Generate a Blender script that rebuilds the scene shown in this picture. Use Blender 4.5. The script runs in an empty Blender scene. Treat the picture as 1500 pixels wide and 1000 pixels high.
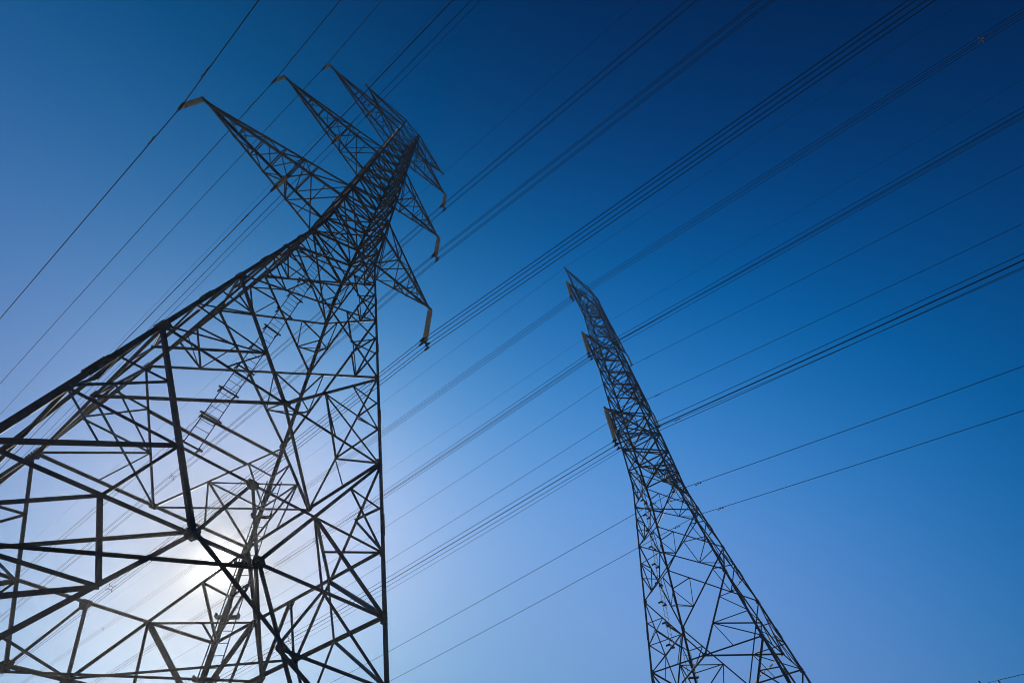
import bpy, math, random
from mathutils import Vector, Matrix
random.seed(7)
U = 0.6                       # metres per design unit; tower axis at the origin, +y along the line, +x to the right
C = bpy.context.scene.collection
V = Vector

# camera position and axes (design units)
CAMP = V((-6.11,-24.164,-34.385))
yaw, pit, rol = math.radians(56.21), math.radians(54.223), math.radians(-5.559)
CF = V((math.sin(yaw)*math.cos(pit), math.cos(yaw)*math.cos(pit), math.sin(pit)))
_r = V((math.cos(yaw), -math.sin(yaw), 0)); _u = _r.cross(CF)
CR = _r*math.cos(rol)+_u*math.sin(rol); CU = -_r*math.sin(rol)+_u*math.cos(rol)

# ------------------------------------------------------------------ materials
def mat(name):
    m = bpy.data.materials.new(name); m.use_nodes = True
    return m, m.node_tree.nodes, m.node_tree.links, m.node_tree.nodes['Principled BSDF']
def mottled(name, c1, c2, metal, r1, r2, scale=3.0, vary=0):
    m, n, l, b = mat(name)
    tc = n.new('ShaderNodeTexCoord')
    no = n.new('ShaderNodeTexNoise'); no.inputs['Scale'].default_value = scale; no.inputs['Detail'].default_value = 6
    l.new(tc.outputs['Object'], no.inputs['Vector'])
    cr = n.new('ShaderNodeValToRGB'); cr.color_ramp.elements[0].position = .35; cr.color_ramp.elements[1].position = .68
    cr.color_ramp.elements[0].color = (*c1, 1); cr.color_ramp.elements[1].color = (*c2, 1)
    l.new(no.outputs['Fac'], cr.inputs['Fac']); l.new(cr.outputs['Color'], b.inputs['Base Color'])
    mr = n.new('ShaderNodeMapRange'); mr.inputs['To Min'].default_value = r1; mr.inputs['To Max'].default_value = r2
    l.new(no.outputs['Fac'], mr.inputs['Value']); l.new(mr.outputs['Result'], b.inputs['Roughness'])
    b.inputs['Metallic'].default_value = metal
    if vary:
        oi = n.new('ShaderNodeObjectInfo'); v = n.new('ShaderNodeMapRange'); v.inputs['To Min'].default_value = 1-vary; v.inputs['To Max'].default_value = 1+vary
        l.new(oi.outputs['Random'], v.inputs['Value'])
        n2 = n.new('ShaderNodeTexNoise'); n2.inputs['Scale'].default_value = 14; n2.inputs['Detail'].default_value = 8; l.new(tc.outputs['Object'], n2.inputs['Vector'])
        v2 = n.new('ShaderNodeMapRange'); v2.inputs['From Min'].default_value = .3; v2.inputs['From Max'].default_value = .7; v2.inputs['To Min'].default_value = .75; v2.inputs['To Max'].default_value = 1.25; l.new(n2.outputs['Fac'], v2.inputs['Value'])
        mu = n.new('ShaderNodeMath'); mu.operation = 'MULTIPLY'; l.new(v.outputs['Result'], mu.inputs[0]); l.new(v2.outputs['Result'], mu.inputs[1])
        sc_ = n.new('ShaderNodeVectorMath'); sc_.operation = 'SCALE'; l.new(cr.outputs['Color'], sc_.inputs[0]); l.new(mu.outputs['Value'], sc_.inputs['Scale'])
        l.new(sc_.outputs['Vector'], b.inputs['Base Color'])
    return m
STEEL = mottled('galvanised_steel', (.06,.066,.082), (.112,.121,.147), .12, .5, .72, 2.2, .3)
DSTEEL = mottled('weathered_steel', (.03,.031,.035), (.055,.056,.062), .3, .5, .7, 3.0)
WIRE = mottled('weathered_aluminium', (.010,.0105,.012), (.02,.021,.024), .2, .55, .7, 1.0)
GLASS = mottled('glazed_insulator', (.25,.26,.245), (.36,.37,.35), 0, .10, .22, 4.0)
CONC = mottled('concrete', (.28,.27,.25), (.40,.39,.36), 0, .85, .95, 3.0)
WOOD = mottled('pole_wood', (.06,.045,.03), (.11,.08,.055), 0, .8, .95, 6.0)
GRASS = mottled('dry_grass', (.16,.155,.115), (.27,.26,.21), 0, .9, 1.0, .35)

# ------------------------------------------------------------------ mesh builder (design units in, metres out)
class MB:
    def __init__(s): s.v = []; s.f = []
    def poly(s, ring0, ring1, caps=True):
        n = len(ring0); b = len(s.v)
        s.v += [p*U for p in ring0] + [p*U for p in ring1]
        for i in range(n):
            j = (i+1) % n
            s.f.append((b+i, b+j, b+n+j, b+n+i))
        if caps:
            s.f.append(tuple(range(b+n-1, b-1, -1))); s.f.append(tuple(range(b+n, b+2*n)))
    def angle(s, p, q, u, w, a, t=None):
        """L-section from p to q, heel on the line, flanges along u and w"""
        p = V(p); q = V(q); d = q-p
        if d.length < 1e-4: return
        d.normalize()
        u = V(u); u = (u-d*u.dot(d)); u.normalize()
        w = V(w); w = w-d*w.dot(d)-u*w.dot(u); w.normalize()
        t = t or max(.018, a*.11)
        prof = [(0,0),(a,0),(a,t),(t,t),(t,a),(0,a)]
        if u.cross(w).dot(d) < 0: prof = prof[::-1]
        s.poly([p+u*x+w*y for x,y in prof], [q+u*x+w*y for x,y in prof])
    def box(s, c, ex, ey, ez):
        """box with half-extent vectors"""
        c, ex, ey, ez = V(c), V(ex), V(ey), V(ez)
        r = [(-1,-1),(1,-1),(1,1),(-1,1)]
        s.poly([c-ez+ex*x+ey*y for x,y in r], [c+ez+ex*x+ey*y for x,y in r])
    def rod(s, p, q, r, n=6, r2=None):
        p = V(p); q = V(q); d = (q-p).normalized()
        u = d.orthogonal().normalized(); w = d.cross(u); r2 = r if r2 is None else r2
        cs = [(math.cos(2*math.pi*i/n), math.sin(2*math.pi*i/n)) for i in range(n)]
        s.poly([p+(u*x+w*y)*r for x,y in cs], [q+(u*x+w*y)*r2 for x,y in cs])
    def tube(s, pts, r, n=6):
        pts = [V(p) for p in pts]; b = len(s.v); u = None
        for i, p in enumerate(pts):
            d = (pts[min(i+1,len(pts)-1)]-pts[max(i-1,0)]).normalized()
            if u is None: u = d.orthogonal().normalized()
            u = (u-d*u.dot(d)).normalized(); w = d.cross(u)
            s.v += [(p+(u*math.cos(2*math.pi*k/n)+w*math.sin(2*math.pi*k/n))*r)*U for k in range(n)]
        for i in range(len(pts)-1):
            for k in range(n):
                j = (k+1) % n
                s.f.append((b+i*n+k, b+i*n+j, b+(i+1)*n+j, b+(i+1)*n+k))
        s.f.append(tuple(range(b+n-1, b-1, -1))); e = b+(len(pts)-1)*n; s.f.append(tuple(range(e, e+n)))
    def lathe(s, prof, c=(0,0,0), n=14):
        c = V(c); b = len(s.v); m = len(prof)
        for r, z in prof:
            s.v += [(c+V((r*math.cos(2*math.pi*k/n), r*math.sin(2*math.pi*k/n), z)))*U for k in range(n)]
        for i in range(m-1):
            for k in range(n):
                j = (k+1) % n
                s.f.append((b+i*n+k, b+i*n+j, b+(i+1)*n+j, b+(i+1)*n+k))
        s.f.append(tuple(range(b+n-1, b-1, -1))); e = b+(m-1)*n; s.f.append(tuple(range(e, e+n)))
    def plate(s, outline, n, t):
        """flat plate from a 3D outline, thickness t along n"""
        n = V(n).normalized(); s.poly([V(p)-n*t/2 for p in outline], [V(p)+n*t/2 for p in outline])
    def build(s, name, m, parent=None, smooth=False):
        me = bpy.data.meshes.new(name); me.from_pydata([tuple(v) for v in s.v], [], s.f); me.update()
        me.materials.append(m)
        if smooth:
            for p in me.polygons: p.use_smooth = True
        o = bpy.data.objects.new(name, me); C.objects.link(o)
        if parent: o.parent = parent
        return o

def empty(name, loc=(0,0,0)):
    o = bpy.data.objects.new(name, None); o.location = V(loc)*U; o.empty_display_size = .5; C.objects.link(o); return o
def tag(o, label, cat, group=None):
    o['label'] = label; o['category'] = cat
    if group: o['group'] = group
    return o
def dup(o, parent=None, rz=None):
    c = o.copy(); C.objects.link(c)
    if parent: c.parent = parent
    if rz is not None: c.rotation_euler = (0,0,rz)
    for k in list(o.children): dup(k, c)
    return c
def copy_tree(o, loc):
    c = dup(o); c.location = V(loc)*U; return c

# ------------------------------------------------------------------ tower geometry
ZB, ZT = 6.95, 64.5           # bend (waist) and top
WB, WT, SL = 3.0, 1.76, .137  # half widths and lower batter
def w(z): return WB+(WT-WB)*(z-ZB)/(ZT-ZB) if z >= ZB else WB+SL*(ZB-z)
Z1, Z2, Z3, Z4, ZF = -9.5, -16.85, -22.03, -24.96, -36.6
OX, OY, OZ = 55.418, -7.175, 1.2      # offset of the second tower
def N(x, z): return V((x, -w(z), z))  # a point of the near face at horizontal distance x
def NS(s, z): return N(s*w(z), z)
def nrm(z): return (V((0,-1,SL)) if z < ZB else V((0,-1,(WB-WT)/(ZT-ZB)))).normalized()
jit = lambda: random.uniform(-.006,.006)
def fbar(mb, p, q, a, off=.03, flip=1):
    """brace lying in the near face"""
    z = (p.z+q.z)/2; n = nrm(z); d = (q-p).normalized(); u = d.cross(n)*flip
    sh = -n*(off+jit())-u*a*.5
    mb.angle(p+sh, q+sh, u, -n, a)
def rot4(p, k):
    for _ in range(k % 4): p = V((-p.y, p.x, p.z))
    return p
def ibar(mb, p, q, a):
    """internal (plan) brace, one flange flat and one hanging"""
    d = (q-p).normalized(); u = d.cross(V((0,0,1)))
    if u.length < .1: u = V((1,0,0))
    p = p-u*a*.5; q = q-u*a*.5
    mb.angle(p, q, u, V((0,0,-1)), a)
def lerp(a, b, t): return a+(b-a)*t

def solo(name, fn, par, m=None):
    mb = MB(); fn(mb); return mb.build(name, m or STEEL, par)

def make_tower():
    root = empty('transmission_tower')
    # ---- legs, each with splices, footing and node plates
    def leg(mb):
        h = .03
        def P(z): return V((w(z)+h, -w(z)-h, z))
        for za, zb, a in ((ZF, Z3, .25), (Z3, Z1, .23), (Z1, ZB, .22), (ZB, 23, .25), (23, 41.3, .24), (41.3, ZT, .23)):
            mb.angle(P(za), P(zb), (-1,0,0), (0,1,0), a, a*.12)
        for zc, ln, a in ((-29,1.3,.28), (-20.6,1.2,.27), (-13.1,1.1,.26), (-6.0,1.0,.25), (.6,.9,.25), (6.95,1.1,.25), (16.5,.8,.25), (29,.8,.27), (45,.8,.23)):
            e = .022
            mb.angle(P(zc-ln/2)+V((e,-e,0)), P(zc+ln/2)+V((e,-e,0)), (-1,0,0), (0,1,0), a, .03)
        for zc, sz in ((Z4,.42),(Z3,.36),(Z2,.5),(Z1,.48),(-2.4,.42),(3.7,.44),(10,.36),(14.4,.46),(18.2,.42),(23,.3),(34.8,.36),(38.5,.34),(55,.3)):
            for s in (0,1):
                n = nrm(zc); o = P(zc)-n*.055
                i = V((-1,0,0)); u = V((0,0,1))
                pl = [o+i*.06-u*sz*.75, o+i*sz*.8-u*sz*.35, o+i*sz*.8+u*sz*.35, o+i*.06+u*sz*.75]
                if s:  # mirror to the other flange: swap x and -y
                    pl = [V((-p.y, -p.x, p.z)) for p in pl]; n = V((-n.y,-n.x,n.z))
                mb.plate(pl, n, .02)
    legs = [solo('leg', leg, root)]
    for k in (1,2,3): legs.append(dup(legs[0], root, k*math.pi/2))
    def foot(mb):
        b = w(ZF)
        mb.lathe([(.75,-2.2),(.75,.25),(.68,.32)], (b, -b, ZF), 18)
        mb.box((b-.1, -b+.1, ZF+.36), (.42,0,0), (0,.42,0), (0,0,.03))
    f0 = solo('footing', foot, root, CONC)
    for k in (1,2,3): dup(f0, root, k*math.pi/2)
    # rows of bolt heads on the splices and node plates of the legs
    mb = MB()
    for k in range(4):
        for zc, ln in ((-29,1.3),(-24.9,.7),(-20.6,1.2),(Z2,.8),(-13.1,1.1),(Z1,.8),(-6.0,1.0),(-2.4,.6),(.6,.9),(3.7,.6),(6.95,1.1),(10,.5),(14.4,.5),(18.2,.5),(23,.4),(29,.7),(38.5,.4)):
            for i in range(int(ln/.14)):
                z = zc-ln/2+.07+i*.14; e = .055
                for dx in (.08,.17):
                    p = V((w(z)+.03-dx, -w(z)-e, z)); mb.rod(rot4(p,k), rot4(p+V((0,-.05,0)),k), .03, 5)
                    p = V((w(z)+e, -w(z)-.03+dx, z)); mb.rod(rot4(p,k), rot4(p+V((.05,0,0)),k), .03, 5)
    mb.build('leg_bolts', STEEL, root)['kind'] = 'stuff'
    # ---- one face of main bars (near face), then rotated copies
    mains = []
    SLIM = lambda p, q: .62 if min(p.z, q.z) < 9.9 else 1.0
    def bar(name, p, q, a, off=.05, flip=1):
        a = a*SLIM(p, q)
        mains.append(solo(name, lambda mb: fbar(mb, p, q, a, off, flip), root))
    for za, zb, a in ((3.7,10,.2),(-2.4,3.7,.21),(Z1,-2.4,.22)):
        bar('cross_brace', NS(-1,za), NS(1,zb), a, .05)
        bar('cross_brace', NS(1,za), NS(-1,zb), a, -.012, -1)
    for s in (-1,1):
        bar('knee_brace', NS(s,Z1), N(0,Z2), .22, .05, s)
        bar('main_diagonal', NS(s,Z2), N(s*.165*w(Z4),Z4), .26, -.03, s)
        bar('apex_strut', N(0,Z3), N(s*.165*w(Z4),Z4), .22, .05, s)
        bar('foot_strut', N(s*.165*w(Z4),Z4), NS(s,ZF+.5), .25, -.03, s)
        bar('horizontal_beam', N(s*.165*w(Z4),Z4), NS(s,Z4), .24, .07, s)
    bar('horizontal_beam', NS(-1,Z2), NS(1,Z2), .22, .08)
    bar('horizontal_beam', NS(-1,Z3), NS(1,Z3), .2, .08)
    bar('horizontal_beam', NS(-.165,Z4), NS(.165,Z4), .24, .10)
    # gusset plates of the face
    def gus(name, x, z, pts):
        def fn(mb):
            n = nrm(z); c = N(x,z)-n*.03
            u = V((1,0,0)); v = n.cross(u)
            mb.plate([c+u*a+v*b for a,b in pts], n, .03)
            for a, b in pts:
                for f in (.4,.75): mb.rod(c+u*a*f+v*b*f-n*.035, c+u*a*f+v*b*f+n*.035, .022, 6)
        mains.append(solo('gusset_plate', fn, root))
    gus('g', 0, Z2, [(-.28,.02),(-.17,.2),(.17,.2),(.28,.02),(.18,-.13),(-.18,-.13)])
    gus('g', 0, Z3, [(-.2,.14),(.2,.14),(.28,-.06),(.14,-.32),(-.14,-.32),(-.28,-.06)])
    for s in (-1,1):
        gus('g', s*.165*w(Z4), Z4, [(-.2,.2),(.16,.26),(.3,.06),(.26,-.18),(-.04,-.28),(-.22,-.1)] if s > 0 else [(.2,.2),(-.16,.26),(-.3,.06),(-.26,-.18),(.04,-.28),(.22,-.1)])
    # secondary bracing: the larger bars one by one, the slim ones of the cross panels as one part
    def sbar(p, q, a=.13, off=.09, s=1): a = a*.68; mains.append(solo('secondary_brace', lambda mb: fbar(mb, p, q, a, off, s), root))
    slim = []
    for s in (-1,1):
        K = lambda z: N(s*w(Z1)*(z-Z2)/(Z1-Z2), z)
        O, P = K(-11.95), K(-14.25)
        b = lambda p, q, a=.13, off=.09: sbar(p, q, a, off, s)
        b(O, NS(s,-11.95)); b(O, NS(s,-14.25)); b(P, NS(s,-14.25)); b(P, NS(s,Z2), .15); b(P, NS(s*.5,Z2), .12)
        xa, xb = w(Z2), .165*w(Z4)
        D = lambda z: N(s*lerp(xa,xb,(z-Z2)/(Z4-Z2)), z)
        Q1, Q2 = D(-19.5), D(Z3)
        b(Q1, NS(s,-19.7), .15); b(Q1, NS(s,Z3), .18); b(Q2, NS(s,Z4), .30, .06)
        H = NS(s*.56,Z4)
        b(Q2, H, .17); b(H, NS(s,-27.5), .2)
        T = lambda z: N(s*lerp(.165*w(Z4), w(ZF), (z-Z4)/(ZF-Z4)), z)
        b(H, T(-27.35), .17); b(T(-27.35), NS(s,-27.5), .17)
        slim += [(T(-27.35), NS(s,-30), .15, s), (T(-30), NS(s,-30), .15, s), (T(-30), NS(s,-32.5), .13, s), (T(-32.5), NS(s,-32.5), .13, s)]
        for za, zb in ((3.7,10),(-2.4,3.7),(Z1,-2.4)):
            lo = lerp(NS(s,za), NS(-s,zb), .27); hi = lerp(NS(s,zb), NS(-s,za), .27)
            slim += [(lo, NS(s, lerp(za,zb,.4)), .1, s), (lo, NS(s, lerp(za,zb,.66)), .1, s), (hi, NS(s, lerp(za,zb,.66)), .1, s), (lo, hi, .09, s)]
    mb = MB()
    for p, q, a, s in slim:
        one = MB(); fbar(one, p, q, a, .09, s)
        for k in range(4):
            o0 = len(mb.v); mb.v += [rot4(v, k) for v in one.v]; mb.f += [tuple(i+o0 for i in f) for f in one.f]
    o = mb.build('secondary_bracing', STEEL, root); o['kind'] = 'stuff'
    # upper lattice of the face
    LV = [10,14.4,18.2,23,26.9,30.8,34.8,38.5,42.6,46.8,51,55,59.3,ZT]
    for za, zb in zip(LV, LV[1:]):
        a = .2 if za < 23 else .18 if za < 41 else .16
        bar('lattice_brace', NS(-1,za), NS(1,zb), a, .04); bar('lattice_brace', NS(1,za), NS(-1,zb), a, -.01, -1)
    for z in LV[:-1]+[ZT-.06]: bar('lattice_strut', NS(-1,z), NS(1,z), .15, .07)
    # plan bracing in one corner (between near face and right face), rotated
    def R(x, z): return V((w(z), x, z))
    plans = []
    def plan(name, p, q, a): a = a*.62; plans.append(solo(name, lambda mb: ibar(mb, p, q, a), root))
    i = V((0,.08,0))
    plan('plan_brace', N(0,Z2)+i, R(0,Z2), .2)
    g = .165*w(Z4)
    plan('plan_brace', N(-g,Z4)+V((0,0,.12)), R(-g,Z4)+V((0,0,.12)), .17)
    plan('plan_brace', N(g,Z4)-V((0,0,.16)), R(g,Z4)-V((0,0,.16)), .17)
    kx = w(Z1)*(-14.25-Z2)/(Z1-Z2)
    plan('hip_brace', N(kx,-14.25), R(-kx,-14.25), .17)
    qx = lerp(w(Z2), g, (Z3-Z2)/(Z4-Z2))
    plan('hip_brace', N(qx,Z3), R(-qx,Z3), .18)
    plan('hip_brace', lerp(N(qx,Z3), R(-qx,Z3), .5), V((w(Z3)-.15,-w(Z3)+.15,Z3)), .12)
    for za, zb in ((3.7,10),(-2.4,3.7),(Z1,-2.4)):
        p = lerp(NS(1,za), NS(-1,zb), .27); plan('hip_brace', p, V((-p.y, -p.x, p.z)), .1)
    for k in (1,2,3):
        r = k*math.pi/2
        for o in mains+plans: dup(o, root, r)
    for z in (3.7, 14.4, 18.2, 34.8, 38.5, 55, 59.3):
        a = w(z)-.05
        solo('diaphragm_brace', lambda mb: ibar(mb, V((-a,-a,z-.1)), V((a,a,z-.1)), .12), root)
        solo('diaphragm_brace', lambda mb: ibar(mb, V((-a,a,z-.24)), V((a,-a,z-.24)), .12), root)
    # ---- ladders and the catwalk between them (far face and far right leg)
    def ladder(rail_a, rail_b, side, step=.6, top=0):
        def fn(mb):
            for e in (-.5,.5): mb.rod(rail_a+side*e, rail_b+side*e, .035, 6)
            L = (rail_b-rail_a).length; n = int(L/step)
            for k in range(n):
                p = lerp(rail_a, rail_b, (k+.5)/n); mb.rod(p-side*.5, p+side*.5, .022, 5)
        return solo('ladder', fn, root, DSTEEL)
    d = V((1,1,0)).normalized(); tg = V((1,-1,0)).normalized()
    cp = lambda z: V((w(z), w(z), z))+d*.42
    l1 = ladder(cp(-33.5), cp(-11.9), tg)
    for z in [-32.5+3.0*k for k in range(7)]:
        def br(mb):
            p = cp(z)
            mb.box(p, tg*.62, d*.05, V((0,0,.1)))
            for e in (-.62,.62): mb.box(p+tg*e-d*.17, tg*.05, d*.2, V((0,0,.1)))
        solo('bracket', br, l1, DSTEEL)
    fp = lambda z: V((-.3, w(z)-.42, z))
    l2 = ladder(fp(-13.2), fp(ZB), V((1,0,0)))
    for z in [-13.0+2.35*k for k in range(9)]:
        def br(mb):
            p = fp(z)
            for e in (-.55,.55):
                mb.box(p+V((e,.2,.05)), (.05,0,0), (0,.28,0), (0,0,.09))
                if e < 0: mb.box(p+V((0,-.02,.05)), (.55,0,0), (0,.04,0), (0,0,.05))
                mb.box(p+V((e*1.2,-.02,.05)), (.12,0,0), (0,.05,0), (0,0,.05))
        solo('bracket', br, l2, DSTEEL)
    ladder(fp(ZB), V((-.3, w(18)-.42, 18)), V((1,0,0)))
    kx = w(Z1)*(-11.95-Z2)/(Z1-Z2)
    solo('catwalk_beam', lambda mb: ibar(mb, V((-kx, w(-11.95)-.05, -11.95)), V((kx, w(-11.95)-.05, -11.95)), .15), root)
    solo('catwalk_beam', lambda mb: ibar(mb, V((-.75, w(-10.7)-.35, -10.7)), V((w(-10.3)-.1, w(-10.3)-.1, -10.3)), .15), root)
    # ---- crossarms
    def crossarm(name, sx, L, zt, zl, zu, n, hang=None, a=.21):
        tip = V((sx*L, 0, zt))
        nl, nu = V((sx*w(zl),-w(zl),zl)), V((sx*w(zu),-w(zu),zu))
        fl, fu = V((sx*w(zl),w(zl),zl)), V((sx*w(zu),w(zu),zu))
        tt = ([.26, (hang-w(zl))/(L-w(zl))] if hang else [.3, .52])
        T = [0.]+tt+[lerp(tt[-1], 1., k/n) for k in range(1, n)]+[1.]
        q = lambda p, t: lerp(p, tip, t)
        def web(mb):
            b = a*.5
            Y = V((0,1,0)); X = V((sx,0,0))
            for k in range(1, len(T)-1):
                t = T[k]
                mb.angle(q(nl,t), q(nu,t), X, Y, b); mb.angle(q(fl,t), q(fu,t), X, -Y, b)
                ibar(mb, q(nl,t), q(fl,t), b*1.1); ibar(mb, q(nu,t), q(fu,t), b)
            for k in range(len(T)-2):
                t0, t1 = T[k], T[k+1]
                for lo, up in ((nl,nu),(fl,fu)):
                    mb.angle(*((q(lo,t0), q(up,t1)) if k % 2 else (q(up,t0), q(lo,t1))), Y, X, b)
                if k == 0:      # cross panel next to the body
                    ibar(mb, q(nl,0), q(fl,t1), b*1.2); ibar(mb, q(fl,0), q(nl,t1), b*1.2)
                    c = lerp(q(nl,0), q(fl,t1), .5*w(zl)*2/(w(zl)+abs(q(nl,t1).y))*.5+.25)
                    for p in (nl, fl): ibar(mb, c, q(p, t1*.55), b*.9)
                    ibar(mb, q(nu,0), q(fu,t1), b)
                elif k == 1 and hang:   # knee from the hanger strut back to the chords
                    m = lerp(q(nl,t1), q(fl,t1), .5)
                    ibar(mb, m, q(nl,t0), b*1.1); ibar(mb, m, q(fl,t0), b*1.1); ibar(mb, m, q(nl,T[3]), b*.9); ibar(mb, m, q(fl,T[3]), b*.9)
                elif not (k == 2 and hang):
                    ibar(mb, *((q(nl,t0), q(fl,t1)) if k % 2 else (q(fl,t0), q(nl,t1))), b)
                if k: ibar(mb, *((q(fu,t0), q(nu,t1)) if k % 2 else (q(nu,t0), q(fu,t1))), b*.9)
            # tip plate and hanger shackle
            mb.box(tip+V((-sx*.35,0,0)), (.55,0,0), (0,.05,0), (0,0,.17))
            mb.box(tip+V((sx*.12,0,-.02)), (.22,0,0), (0,.13,0), (0,0,.09))
        arm = solo(name, web, root)
        for p, v in ((nl,1),(nu,-1),(fu,-1),(fl,1)):
            yy = 1 if p.y < 0 else -1
            solo('chord', lambda mb: mb.angle(p, tip+V((0,-yy*.03,0)), (0,yy,0), (0,0,v), a), arm)
        if hang:
            t = (hang-w(zu))/(L-w(zu)); hp = V((sx*hang, 0, lerp(zl, zt, (hang-w(zl))/(L-w(zl)))))
            def hg(mb):
                for p in (lerp(nu,tip,t), lerp(fu,tip,t)): mb.angle(p, hp, (sx,0,0), (0,0,-1), .12)
                mb.box(hp, (.1,0,0), (0,.3,0), (0,0,.12))
            solo('hanger', hg, arm, DSTEEL)
        return arm
    ARM = dict(L0=(16.62,14.45),L1=(16.15,35.15),L2=(15.6,55.6),LG=(10.45,65.5),R0=(12.66,14.45),R1=(12.0,35.2),R2=(11.75,55.5),RG=(10.13,65.15))
    arms = []
    for k, zl, zu in (('0',14.4,18.2),('1',34.8,38.5),('2',55,59.3)):
        arms.append(crossarm('crossarm', -1, *ARM['L'+k], zl, zu, 5, {'0':7.75,'1':7.3,'2':6.87}[k]))
        arms.append(crossarm('crossarm', 1, *ARM['R'+k], zl, zu, 3))
    arms.append(crossarm('earth_wire_arm', -1, *ARM['LG'], 61.5, ZT, 3, a=.2))
    arms.append(crossarm('earth_wire_arm', 1, *ARM['RG'], 61.5, ZT, 3, a=.2))
    return root, arms

tower, arms = make_tower()
tag(tower, 'large near lattice pylon on the left, its legs filling the lower left corner', 'pylon', 'lattice transmission towers')
tower2 = dup(tower); tower2.location = V((OX, OY, OZ))*U
for ch in tower2.children:
    if ch.name.split('.')[0] in ('crossarm', 'earth_wire_arm'): ch.rotation_euler = (0, 0, math.pi)   # the arms of the second line are turned about
tag(tower2, 'smaller farther lattice pylon standing on the right, seen along its arms', 'pylon', 'lattice transmission towers')

# ------------------------------------------------------------------ insulator strings
def shed(mb, z, r):
    mb.lathe([(.05,z),(.09,z-.03),(.11,z-.11),(r*.72,z-.13),(r,z-.2),(r*.97,z-.23),(r*.62,z-.2),(.05,z-.22)], n=14)
def quad_string():
    root = empty('insulator_string')
    n, r, L = 13, .33, 6.35; pitch = L/n
    mb = MB()
    for k in range(n): shed(mb, -.35-k*pitch, r)
    mb.rod((0,0,-.3), (0,0,-.4-L), .045, 6); mb.build('disc_stack', GLASS, root, True)
    mb = MB(); mb.rod((0,0,.05), (0,0,-.36), .06, 8); mb.box((0,0,-.05), (.1,0,0), (0,.04,0), (0,0,.14)); mb.build('top_shackle', DSTEEL, root)
    zb = -.35-L
    mb = MB(); mb.plate([V(p) for p in ((-.16,0,zb+.02),(.16,0,zb+.02),(.5,0,zb-.22),(.5,0,zb-.42),(-.5,0,zb-.42),(-.5,0,zb-.22))], (0,1,0), .06)
    for s in (-1,1): mb.box((s*.42,0,zb-.62), (.05,0,0), (0,.04,0), (0,0,.42))
    mb.build('yoke_plate', DSTEEL, root)
    for sx in (-1,1):
        for dz in (0,-.8):
            mb = MB(); mb.box((sx*.42,0,zb-.2+dz), (.09,0,0), (0,.32,0), (0,0,.08)); mb.box((sx*.42,0,zb-.05+dz), (.05,0,0), (0,.12,0), (0,0,.12))
            mb.build('suspension_clamp', DSTEEL, root)
    return root
QZ = -.35-6.35-.2            # upper conductors of the bundle, below the arm tip
def single_string():
    root = empty('insulator_string')
    n, r, L = 8, .24, 3.15; pitch = L/n
    mb = MB()
    for k in range(n): shed(mb, -.3-k*pitch, r)
    mb.rod((0,0,-.25), (0,0,-.35-L), .045, 6); mb.build('disc_stack', GLASS, root, True)
    mb = MB(); mb.rod((0,0,.05), (0,0,-.32), .06, 8); mb.box((0,0,-.05), (.1,0,0), (0,.04,0), (0,0,.14)); mb.build('top_shackle', DSTEEL, root)
    mb = MB(); mb.box((0,0,-.35-L-.1), (.06,0,0), (0,.06,0), (0,0,.14)); mb.box((0,0,-.35-L-.28), (.11,0,0), (0,.4,0), (0,0,.09)); mb.build('suspension_clamp', DSTEEL, root)
    return root
SZ = -.35-3.15-.28
qs, ss = quad_string(), single_string()
used = set()
def hang_string(proto, loc, label, group):
    o = proto if proto.name not in used else copy_tree(proto, loc)
    used.add(proto.name); o.location = V(loc)*U
    return tag(o, label, 'insulator', group)

LEV = ('lowest','middle','topmost')
QT = [(12.66,14.45),(12.0,35.2),(11.75,55.5)]      # tips of the short arms
LT = [(16.62,14.45),(16.15,35.15),(15.6,55.6)]     # tips of the long arms
IT = [(7.75,14.5),(7.3,35.2),(6.87,55.65)]         # hangers half way out
for k in range(3):
    a = LEV[k]
    hang_string(qs, (QT[k][0]+.1,0,QT[k][1]-.05), f"long grey insulator string under the near pylon's {a} right arm", 'insulators of the near pylon')
    hang_string(ss, (-LT[k][0]-.1,0,LT[k][1]-.05), f"short insulator string at the outer tip of the near pylon's {a} left arm", 'insulators of the near pylon')
    hang_string(ss, (-IT[k][0],0,IT[k][1]-.05), f"insulator string hung half way along the near pylon's {a} left arm", 'insulators of the near pylon')
    hang_string(qs, (OX-QT[k][0]-.1,OY,OZ+QT[k][1]-.05), f"long insulator string under the far pylon's {a} left arm", 'insulators of the far pylon')
    hang_string(ss, (OX+LT[k][0]+.1,OY,OZ+LT[k][1]-.05), f"insulator string at the tip of the far pylon's {a} right-side arm", 'insulators of the far pylon')
    hang_string(ss, (OX+IT[k][0],OY,OZ+IT[k][1]-.05), f"insulator string half way along the far pylon's {a} right-side arm", 'insulators of the far pylon')

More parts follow.
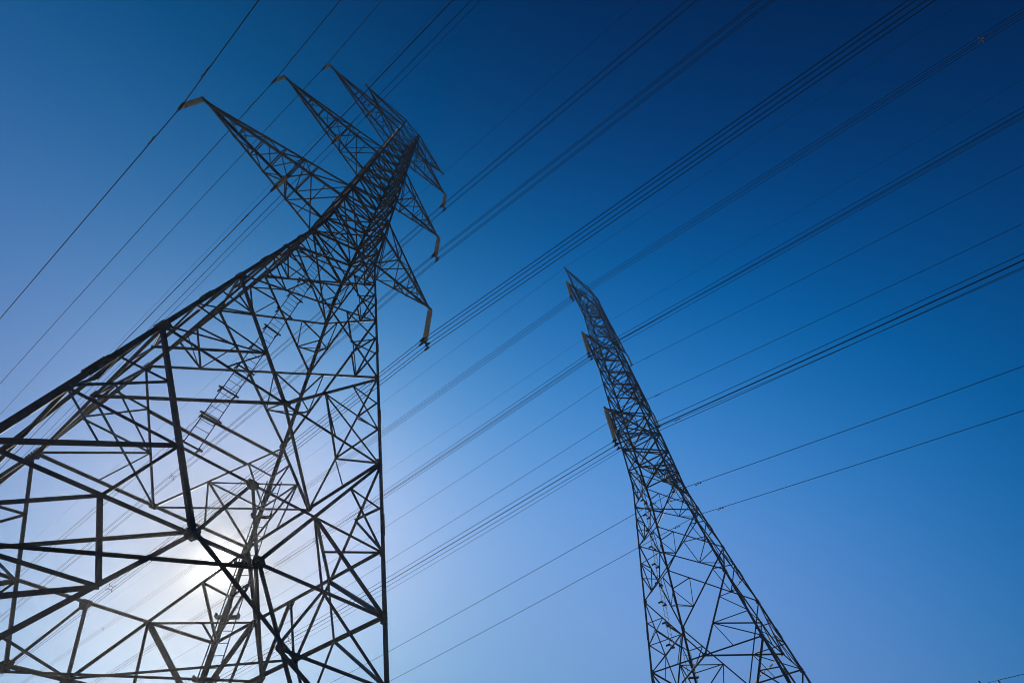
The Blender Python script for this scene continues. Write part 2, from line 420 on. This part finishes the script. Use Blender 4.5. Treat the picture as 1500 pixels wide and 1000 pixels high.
# ------------------------------------------------------------------ conductors
SPAN = 580.
def zoff(dy, sn, sp):
    s = sn if dy < 0 else sp
    return -s*abs(dy)*(1-abs(dy)/SPAN)
YS = [-560,-480,-400,-330,-270,-220,-180,-150,-125,-105,-90,-77,-66,-56,-48,-41,-35,-29,-24,-19,-15,-11,-8,-5.5,-3.5,-2,-1,0,1,2,3.5,5.5,8,11,15,19,24,29,35,41,48,56,66,77,90,105,125,150,180,220,270,330,400,480,560]
def cable(name, x, y0, z, sn, sp, r, label, cat, group):
    mb = MB()
    mb.tube([(0, dy, zoff(dy, sn, sp)) for dy in YS], r, 6)
    o = mb.build(name, WIRE, None, True); o.location = V((x, y0, z))*U
    return tag(o, label, cat, group)
def damper_proto():
    root = empty('vibration_damper')
    mb = MB(); mb.box((0,0,-.02), (.05,0,0), (0,.07,0), (0,0,.12)); mb.build('clamp', DSTEEL, root)
    mb = MB(); mb.rod((0,-.42,-.17), (0,.42,-.17), .02, 5); mb.build('messenger_cable', DSTEEL, root)
    for s in (-1,1):
        mb = MB(); mb.rod((0,s*.26,-.17), (0,s*.54,-.17), .085, 8, .06); mb.build('weight', DSTEEL, root)
    return root
dp = damper_proto()
def damper(x, y, z, label, scale=1.0):
    o = dp if dp.name not in used else copy_tree(dp, (x,y,z))
    used.add(dp.name); o.location = V((x,y,z))*U; o.scale = (scale,)*3
    tag(o, label, 'damper', 'vibration dampers on the cables')
def spacer_proto():
    root = empty('bundle_spacer')
    h = .4
    mb = MB()
    q = .22
    ring = [(-q,-q),(q,-q),(q,q),(-q,q)]
    for i in range(4):
        a, b = ring[i], ring[(i+1) % 4]
        mb.rod((a[0],0,a[1]), (b[0],0,b[1]), .04, 6)
    mb.build('frame', DSTEEL, root)
    for sx in (-1,1):
        for sz in (-1,1):
            mb = MB(); mb.rod((sx*q,0,sz*q), (sx*h,0,sz*h), .04, 6); mb.box((sx*h,0,sz*h), (.07,0,0), (0,.08,0), (0,0,.07)); mb.build('clamp_arm', DSTEEL, root)
    return root
sp_ = spacer_proto()
def spacer(x, y, z, label):
    o = sp_ if sp_.name not in used else copy_tree(sp_, (x,y,z))
    used.add(sp_.name); o.location = V((x,y,z))*U
    tag(o, label, 'spacer', 'spacers in the bundles of four')

ORD = ('first','second','third','fourth')
def bundle(cx, y0, ztop, sn, sp, where, group, r, order):
    def imy(o_):   # height in the picture, to name the cables from above
        d = V((cx+o_[0]*.42, y0-30, ztop+(0 if o_[1] > 0 else -.8)))-CAMP
        p_ = (d.dot(CR)/d.dot(CF), d.dot(CU)/d.dot(CF)); return -(p_[1]+.6*p_[0]*-1)
    for i, (dx, dz) in enumerate(sorted(order, key=imy)):
        cable('conductor', cx+dx*.42, y0, ztop+(0 if dz > 0 else -.8), sn, sp, r,
              f"{ORD[i]} cable from above in the four-cable bundle under {where}", 'cable', group)
order = ((1,1),(1,-1),(-1,1),(-1,-1))
QS = [(.06,.07),(.065,.062),(.045,.06)]
QS2 = [(.086,.067),(.075,.065),(.072,.05)]
for k in range(3):
    bundle(QT[k][0]+.1, 0, QT[k][1]+QZ-.05, *QS[k], f"the near pylon's {LEV[k]} right arm", f'near pylon {LEV[k]} bundle cables', .034, order)
    bundle(OX-QT[k][0]-.1, OY, OZ+QT[k][1]+QZ-.05, *QS2[k], f"the far pylon's {LEV[k]} left arm", f'far pylon {LEV[k]} bundle cables', .037, order)
OUT = [(.115,.12),(.12,.135),(.15,.16)]; INN = [(.145,.12),(.13,.12),(.12,.12)]
OUT2 = [(.124,.09),(.11,.083),(.107,.084)]; INN2 = [(.116,.086),(.107,.082),(.09,.063)]
for k in range(3):
    for (x, y0, z, s, place, r) in (
        (-LT[k][0]-.1, 0, LT[k][1]+SZ-.05, OUT[k], f"single cable at the outer tip of near pylon's {LEV[k]} left arm", .04),
        (-IT[k][0], 0, IT[k][1]+SZ-.05, INN[k], f"single cable half way along near pylon's {LEV[k]} left arm", .036),
        (OX+LT[k][0]+.1, OY, OZ+LT[k][1]+SZ-.05, OUT2[k], f"single cable at the tip of far pylon's {LEV[k]} right-side arm", .042),
        (OX+IT[k][0], OY, OZ+IT[k][1]+SZ-.05, INN2[k], f"single cable half way along far pylon's {LEV[k]} right-side arm", .042)):
        cable('conductor', x, y0, z, *s, r, place, 'cable', 'single cables of the lines')
        for sgn, nm in ((-1,'upper'),(1,'lower')):
            dy = sgn*4.1
            damper(x, y0+dy, z+zoff(dy,*s)-.02, nm+' dumbbell damper on the '+place.replace('single cable','cable'))
for (x, y0, z, s, label) in ((-10.55,0,65.3,(.06,.06),'thin earth wire at the left peak of the near pylon'),(10.22,0,64.95,(.015,.06),'thin earth wire at the right peak of the near pylon'),
                      (OX-10.22,OY,OZ+64.95,(.075,.05),'thin earth wire at the left peak of the far pylon'),(OX+10.55,OY,OZ+65.3,(.08,.05),'thin earth wire at the right peak of the far pylon')):
    cable('earth_wire', x, y0, z, *s, .021, label, 'wire', 'earth wires')
SPC = [(12.76,0,QT[0],QS[0],(63.6,),'near pylon',0),(12.1,0,QT[1],QS[1],(66.5,),'near pylon',1),
       (OX-12.76,OY,QT[0],QS2[0],(70.,),'far pylon',0),(OX-12.1,OY,QT[1],QS2[1],(73.,),'far pylon',1),(OX-11.85,OY,QT[2],QS2[2],(-74.,191.5),'far pylon',2)]
for x, y0, t, s, dys, who, k in SPC:
    for dy in dys:
        z0 = t[1]+QZ-.05+(OZ if who == 'far pylon' else 0)-.4
        spacer(x, y0+dy, z0+zoff(dy,*s), f"square spacer {'near the upper right corner' if dy < 0 else 'far down the line'} on the {who}'s {LEV[k]} bundle")

# ------------------------------------------------------------------ wooden pole beyond the far pylon, its top just in frame
px, py, pz = 78.0, -28.3, -37.0
pole = empty('utility_pole', (px, py, pz))
PH = 19.8
mb = MB(); mb.rod((0,0,-2), (0,0,PH), .26, 12, .17); mb.build('pole', WOOD, pole, True)
mb = MB(); mb.box((0,-.22,PH-.45), (.08,0,0), (0,.02,0), (0,0,.1)); mb.box((-.24,0,PH-.5), (.08,0,0), (0,1.9,0), (0,0,.1)); mb.build('crossarm', WOOD, pole)
for yy, h in ((-1.7,PH-.4),(-.75,PH-.4),(1.2,PH-.4),(0,PH)):
    mb = MB(); mb.lathe([(.04,0),(.04,.12),(.13,.16),(.13,.24),(.09,.27),(.14,.33),(.08,.42)], ((-.24 if yy else 0), yy, h), 10); mb.build('pin_insulator', GLASS, pole, True)
tag(pole, 'dark wooden utility pole top just showing at the bottom right corner', 'utility pole')
for yy, h, nm in ((-1.7,PH+.02,'upper'),(-.75,PH+.02,'lower')):
    mb = MB(); mb.tube([(-.24, yy-t, h-.02*t*(1-t/90)) for t in (0,2,5,10,16,24,34,46,60,75,90)], .016, 5)
    o = mb.build('service_wire', WIRE, None, True); o.location = V((px,py,pz))*U
    tag(o, f'{nm} thin wire running right from the wooden pole at the bottom right corner', 'wire', 'wires of the wooden pole')

# ------------------------------------------------------------------ ground
mb = MB()
def gz(x, y):
    t = max(0., min(1., (x-5)/45)); return -37.2+1.2*t*t*(3-2*t)
xs = [-1500,-1000,-400,-150,-60,-30,-10,0,5,12,19,26,33,40,47,54,75,110,200,450,1000,1500]
ys = [-1500,-1000,-400,-150,-60,-30,0,30,60,150,400,1000,1500]
for y in ys:
    for x in xs: mb.v.append(V((x,y,gz(x,y)))*U)
for j in range(len(ys)-1):
    for i_ in range(len(xs)-1):
        b = j*len(xs)+i_; mb.f.append((b,b+1,b+1+len(xs),b+len(xs)))
gr = mb.build('ground', GRASS, None, True); gr['kind'] = 'structure'

# ------------------------------------------------------------------ thin haze added to imitate lens glare over the steel near the sun
hm = bpy.data.materials.new('haze'); hm.use_nodes = True; hn = hm.node_tree.nodes
for x in list(hn):
    if x.type == 'BSDF_PRINCIPLED': hn.remove(x)
pv = hn.new('ShaderNodeVolumePrincipled'); pv.inputs['Color'].default_value = (.97,.97,.97,1); pv.inputs['Density'].default_value = .0004; pv.inputs['Anisotropy'].default_value = .8
hm.node_tree.links.new(pv.outputs['Volume'], hn['Material Output'].inputs['Volume'])
mb = MB(); mb.box((0,0,15.4), (1600,0,0), (0,1600,0), (0,0,54.6))
hz = mb.build('haze', hm); hz['kind'] = 'stuff'

# ------------------------------------------------------------------ light
EL, AZ = math.radians(26.4), math.radians(19.9)
S = V((math.sin(AZ)*math.cos(EL), math.cos(AZ)*math.cos(EL), math.sin(EL)))
sun = bpy.data.lights.new('sun', 'SUN'); sun.energy = 3.6; sun.angle = math.radians(.53); sun.color = (1,.95,.86)
so = bpy.data.objects.new('sun', sun); C.objects.link(so); so.rotation_euler = S.to_track_quat('Z','Y').to_euler(); so.location = S*200
world = bpy.data.worlds.new('World'); bpy.context.scene.world = world; world.use_nodes = True
nt = world.node_tree; n, l = nt.nodes, nt.links
bg = n['Background']; out = n['World Output']
sky = n.new('ShaderNodeTexSky'); sky.sky_type = 'NISHITA'; sky.sun_disc = False
sky.sun_elevation = EL; sky.sun_rotation = AZ; sky.altitude = 300; sky.air_density = 1.0; sky.dust_density = .6; sky.ozone_density = 2.0
# deepen the clear-air blue away from the sun: sky colour times exp(polynomial of the sky direction)
COEF = [[-1.68, -1.595, -0.846], [-8.807, -2.05, -2.318], [1.801, 0.87, 0.275], [5.343, 4.375, 2.632], [8.382, 2.043, 2.243], [-1.102, -1.938, -0.438], [-2.017, -0.542, 0.23], [-4.996, -3.513, -2.973], [-6.7, -1.759, -0.786]]
geo = n.new('ShaderNodeTexCoord')
def math_(op, a, b_=None, clamp=False):
    m = n.new('ShaderNodeMath'); m.operation = op; m.use_clamp = clamp
    for i, v in enumerate((a, b_)):
        if v is None: continue
        if isinstance(v, (int, float)): m.inputs[i].default_value = v
        else: l.new(v, m.inputs[i])
    return m.outputs[0]
def dot_(vec):
    m = n.new('ShaderNodeVectorMath'); m.operation = 'DOT_PRODUCT'; l.new(geo.outputs['Generated'], m.inputs[0]); m.inputs[1].default_value = vec; return m.outputs['Value']
g_ = math_('MULTIPLY', math_('ARCCOSINE', math_('MINIMUM', dot_(S), 1.0)), math.degrees(1)/100)
x_ = dot_((math.cos(AZ), -math.sin(AZ), 0)); z_ = dot_((0,0,1))
feats = [None, g_, x_, z_, math_('MULTIPLY', x_, x_), math_('MULTIPLY', z_, z_), math_('MULTIPLY', x_, z_), math_('EXPONENT', math_('MULTIPLY', g_, -1/.06)), math_('MULTIPLY', g_, g_)]
sp = n.new('ShaderNodeSeparateColor'); l.new(sky.outputs['Color'], sp.inputs['Color'])
cb_ = n.new('ShaderNodeCombineColor')
for k in range(3):
    acc = COEF[0][k]
    for c_, f_ in zip(COEF[1:], feats[1:]): acc = math_('ADD', math_('MULTIPLY', f_, c_[k]), acc)
    acc = math_('MAXIMUM', math_('MINIMUM', acc, .8), -4.0)
    v_ = math_('MULTIPLY', sp.outputs[k], math_('EXPONENT', acc))
    v_ = math_('MULTIPLY', v_, (.95, 1.02, 1.03)[k])
    if k == 0: v_ = math_('MAXIMUM', math_('SUBTRACT', v_, .04), 0.0)
    l.new(v_, cb_.inputs[k])
# the sun itself and its bright aureole
au = math_('ADD', math_('MULTIPLY', math_('EXPONENT', math_('MULTIPLY', math_('POWER', math_('DIVIDE', g_, .008), 2.0), -1.0)), 60.0), math_('MULTIPLY', math_('EXPONENT', math_('DIVIDE', g_, -.012)), 20.0))
auc = n.new('ShaderNodeCombineColor')
for k, c_ in enumerate((1.0,.98,.94)): l.new(math_('MULTIPLY', au, c_), auc.inputs[k])
ad = n.new('ShaderNodeVectorMath'); ad.operation = 'ADD'; l.new(cb_.outputs['Color'], ad.inputs[0]); l.new(auc.outputs['Color'], ad.inputs[1])
l.new(ad.outputs['Vector'], bg.inputs['Color']); bg.inputs['Strength'].default_value = .1

# ------------------------------------------------------------------ camera
cam = bpy.data.cameras.new('camera'); co = bpy.data.objects.new('camera', cam); C.objects.link(co)
M = Matrix((CR, CU, -CF)).transposed().to_4x4(); M.translation = CAMP*U
co.matrix_world = M
cam.sensor_width = 36; cam.lens = 36*676.8/1500; cam.clip_start = .1; cam.clip_end = 20000
sc = bpy.context.scene; sc.camera = co
sc.view_settings.view_transform = 'Standard'; sc.view_settings.look = 'None'; sc.view_settings.exposure = 0; sc.view_settings.gamma = 1
sc.cycles.filter_width = 1.0
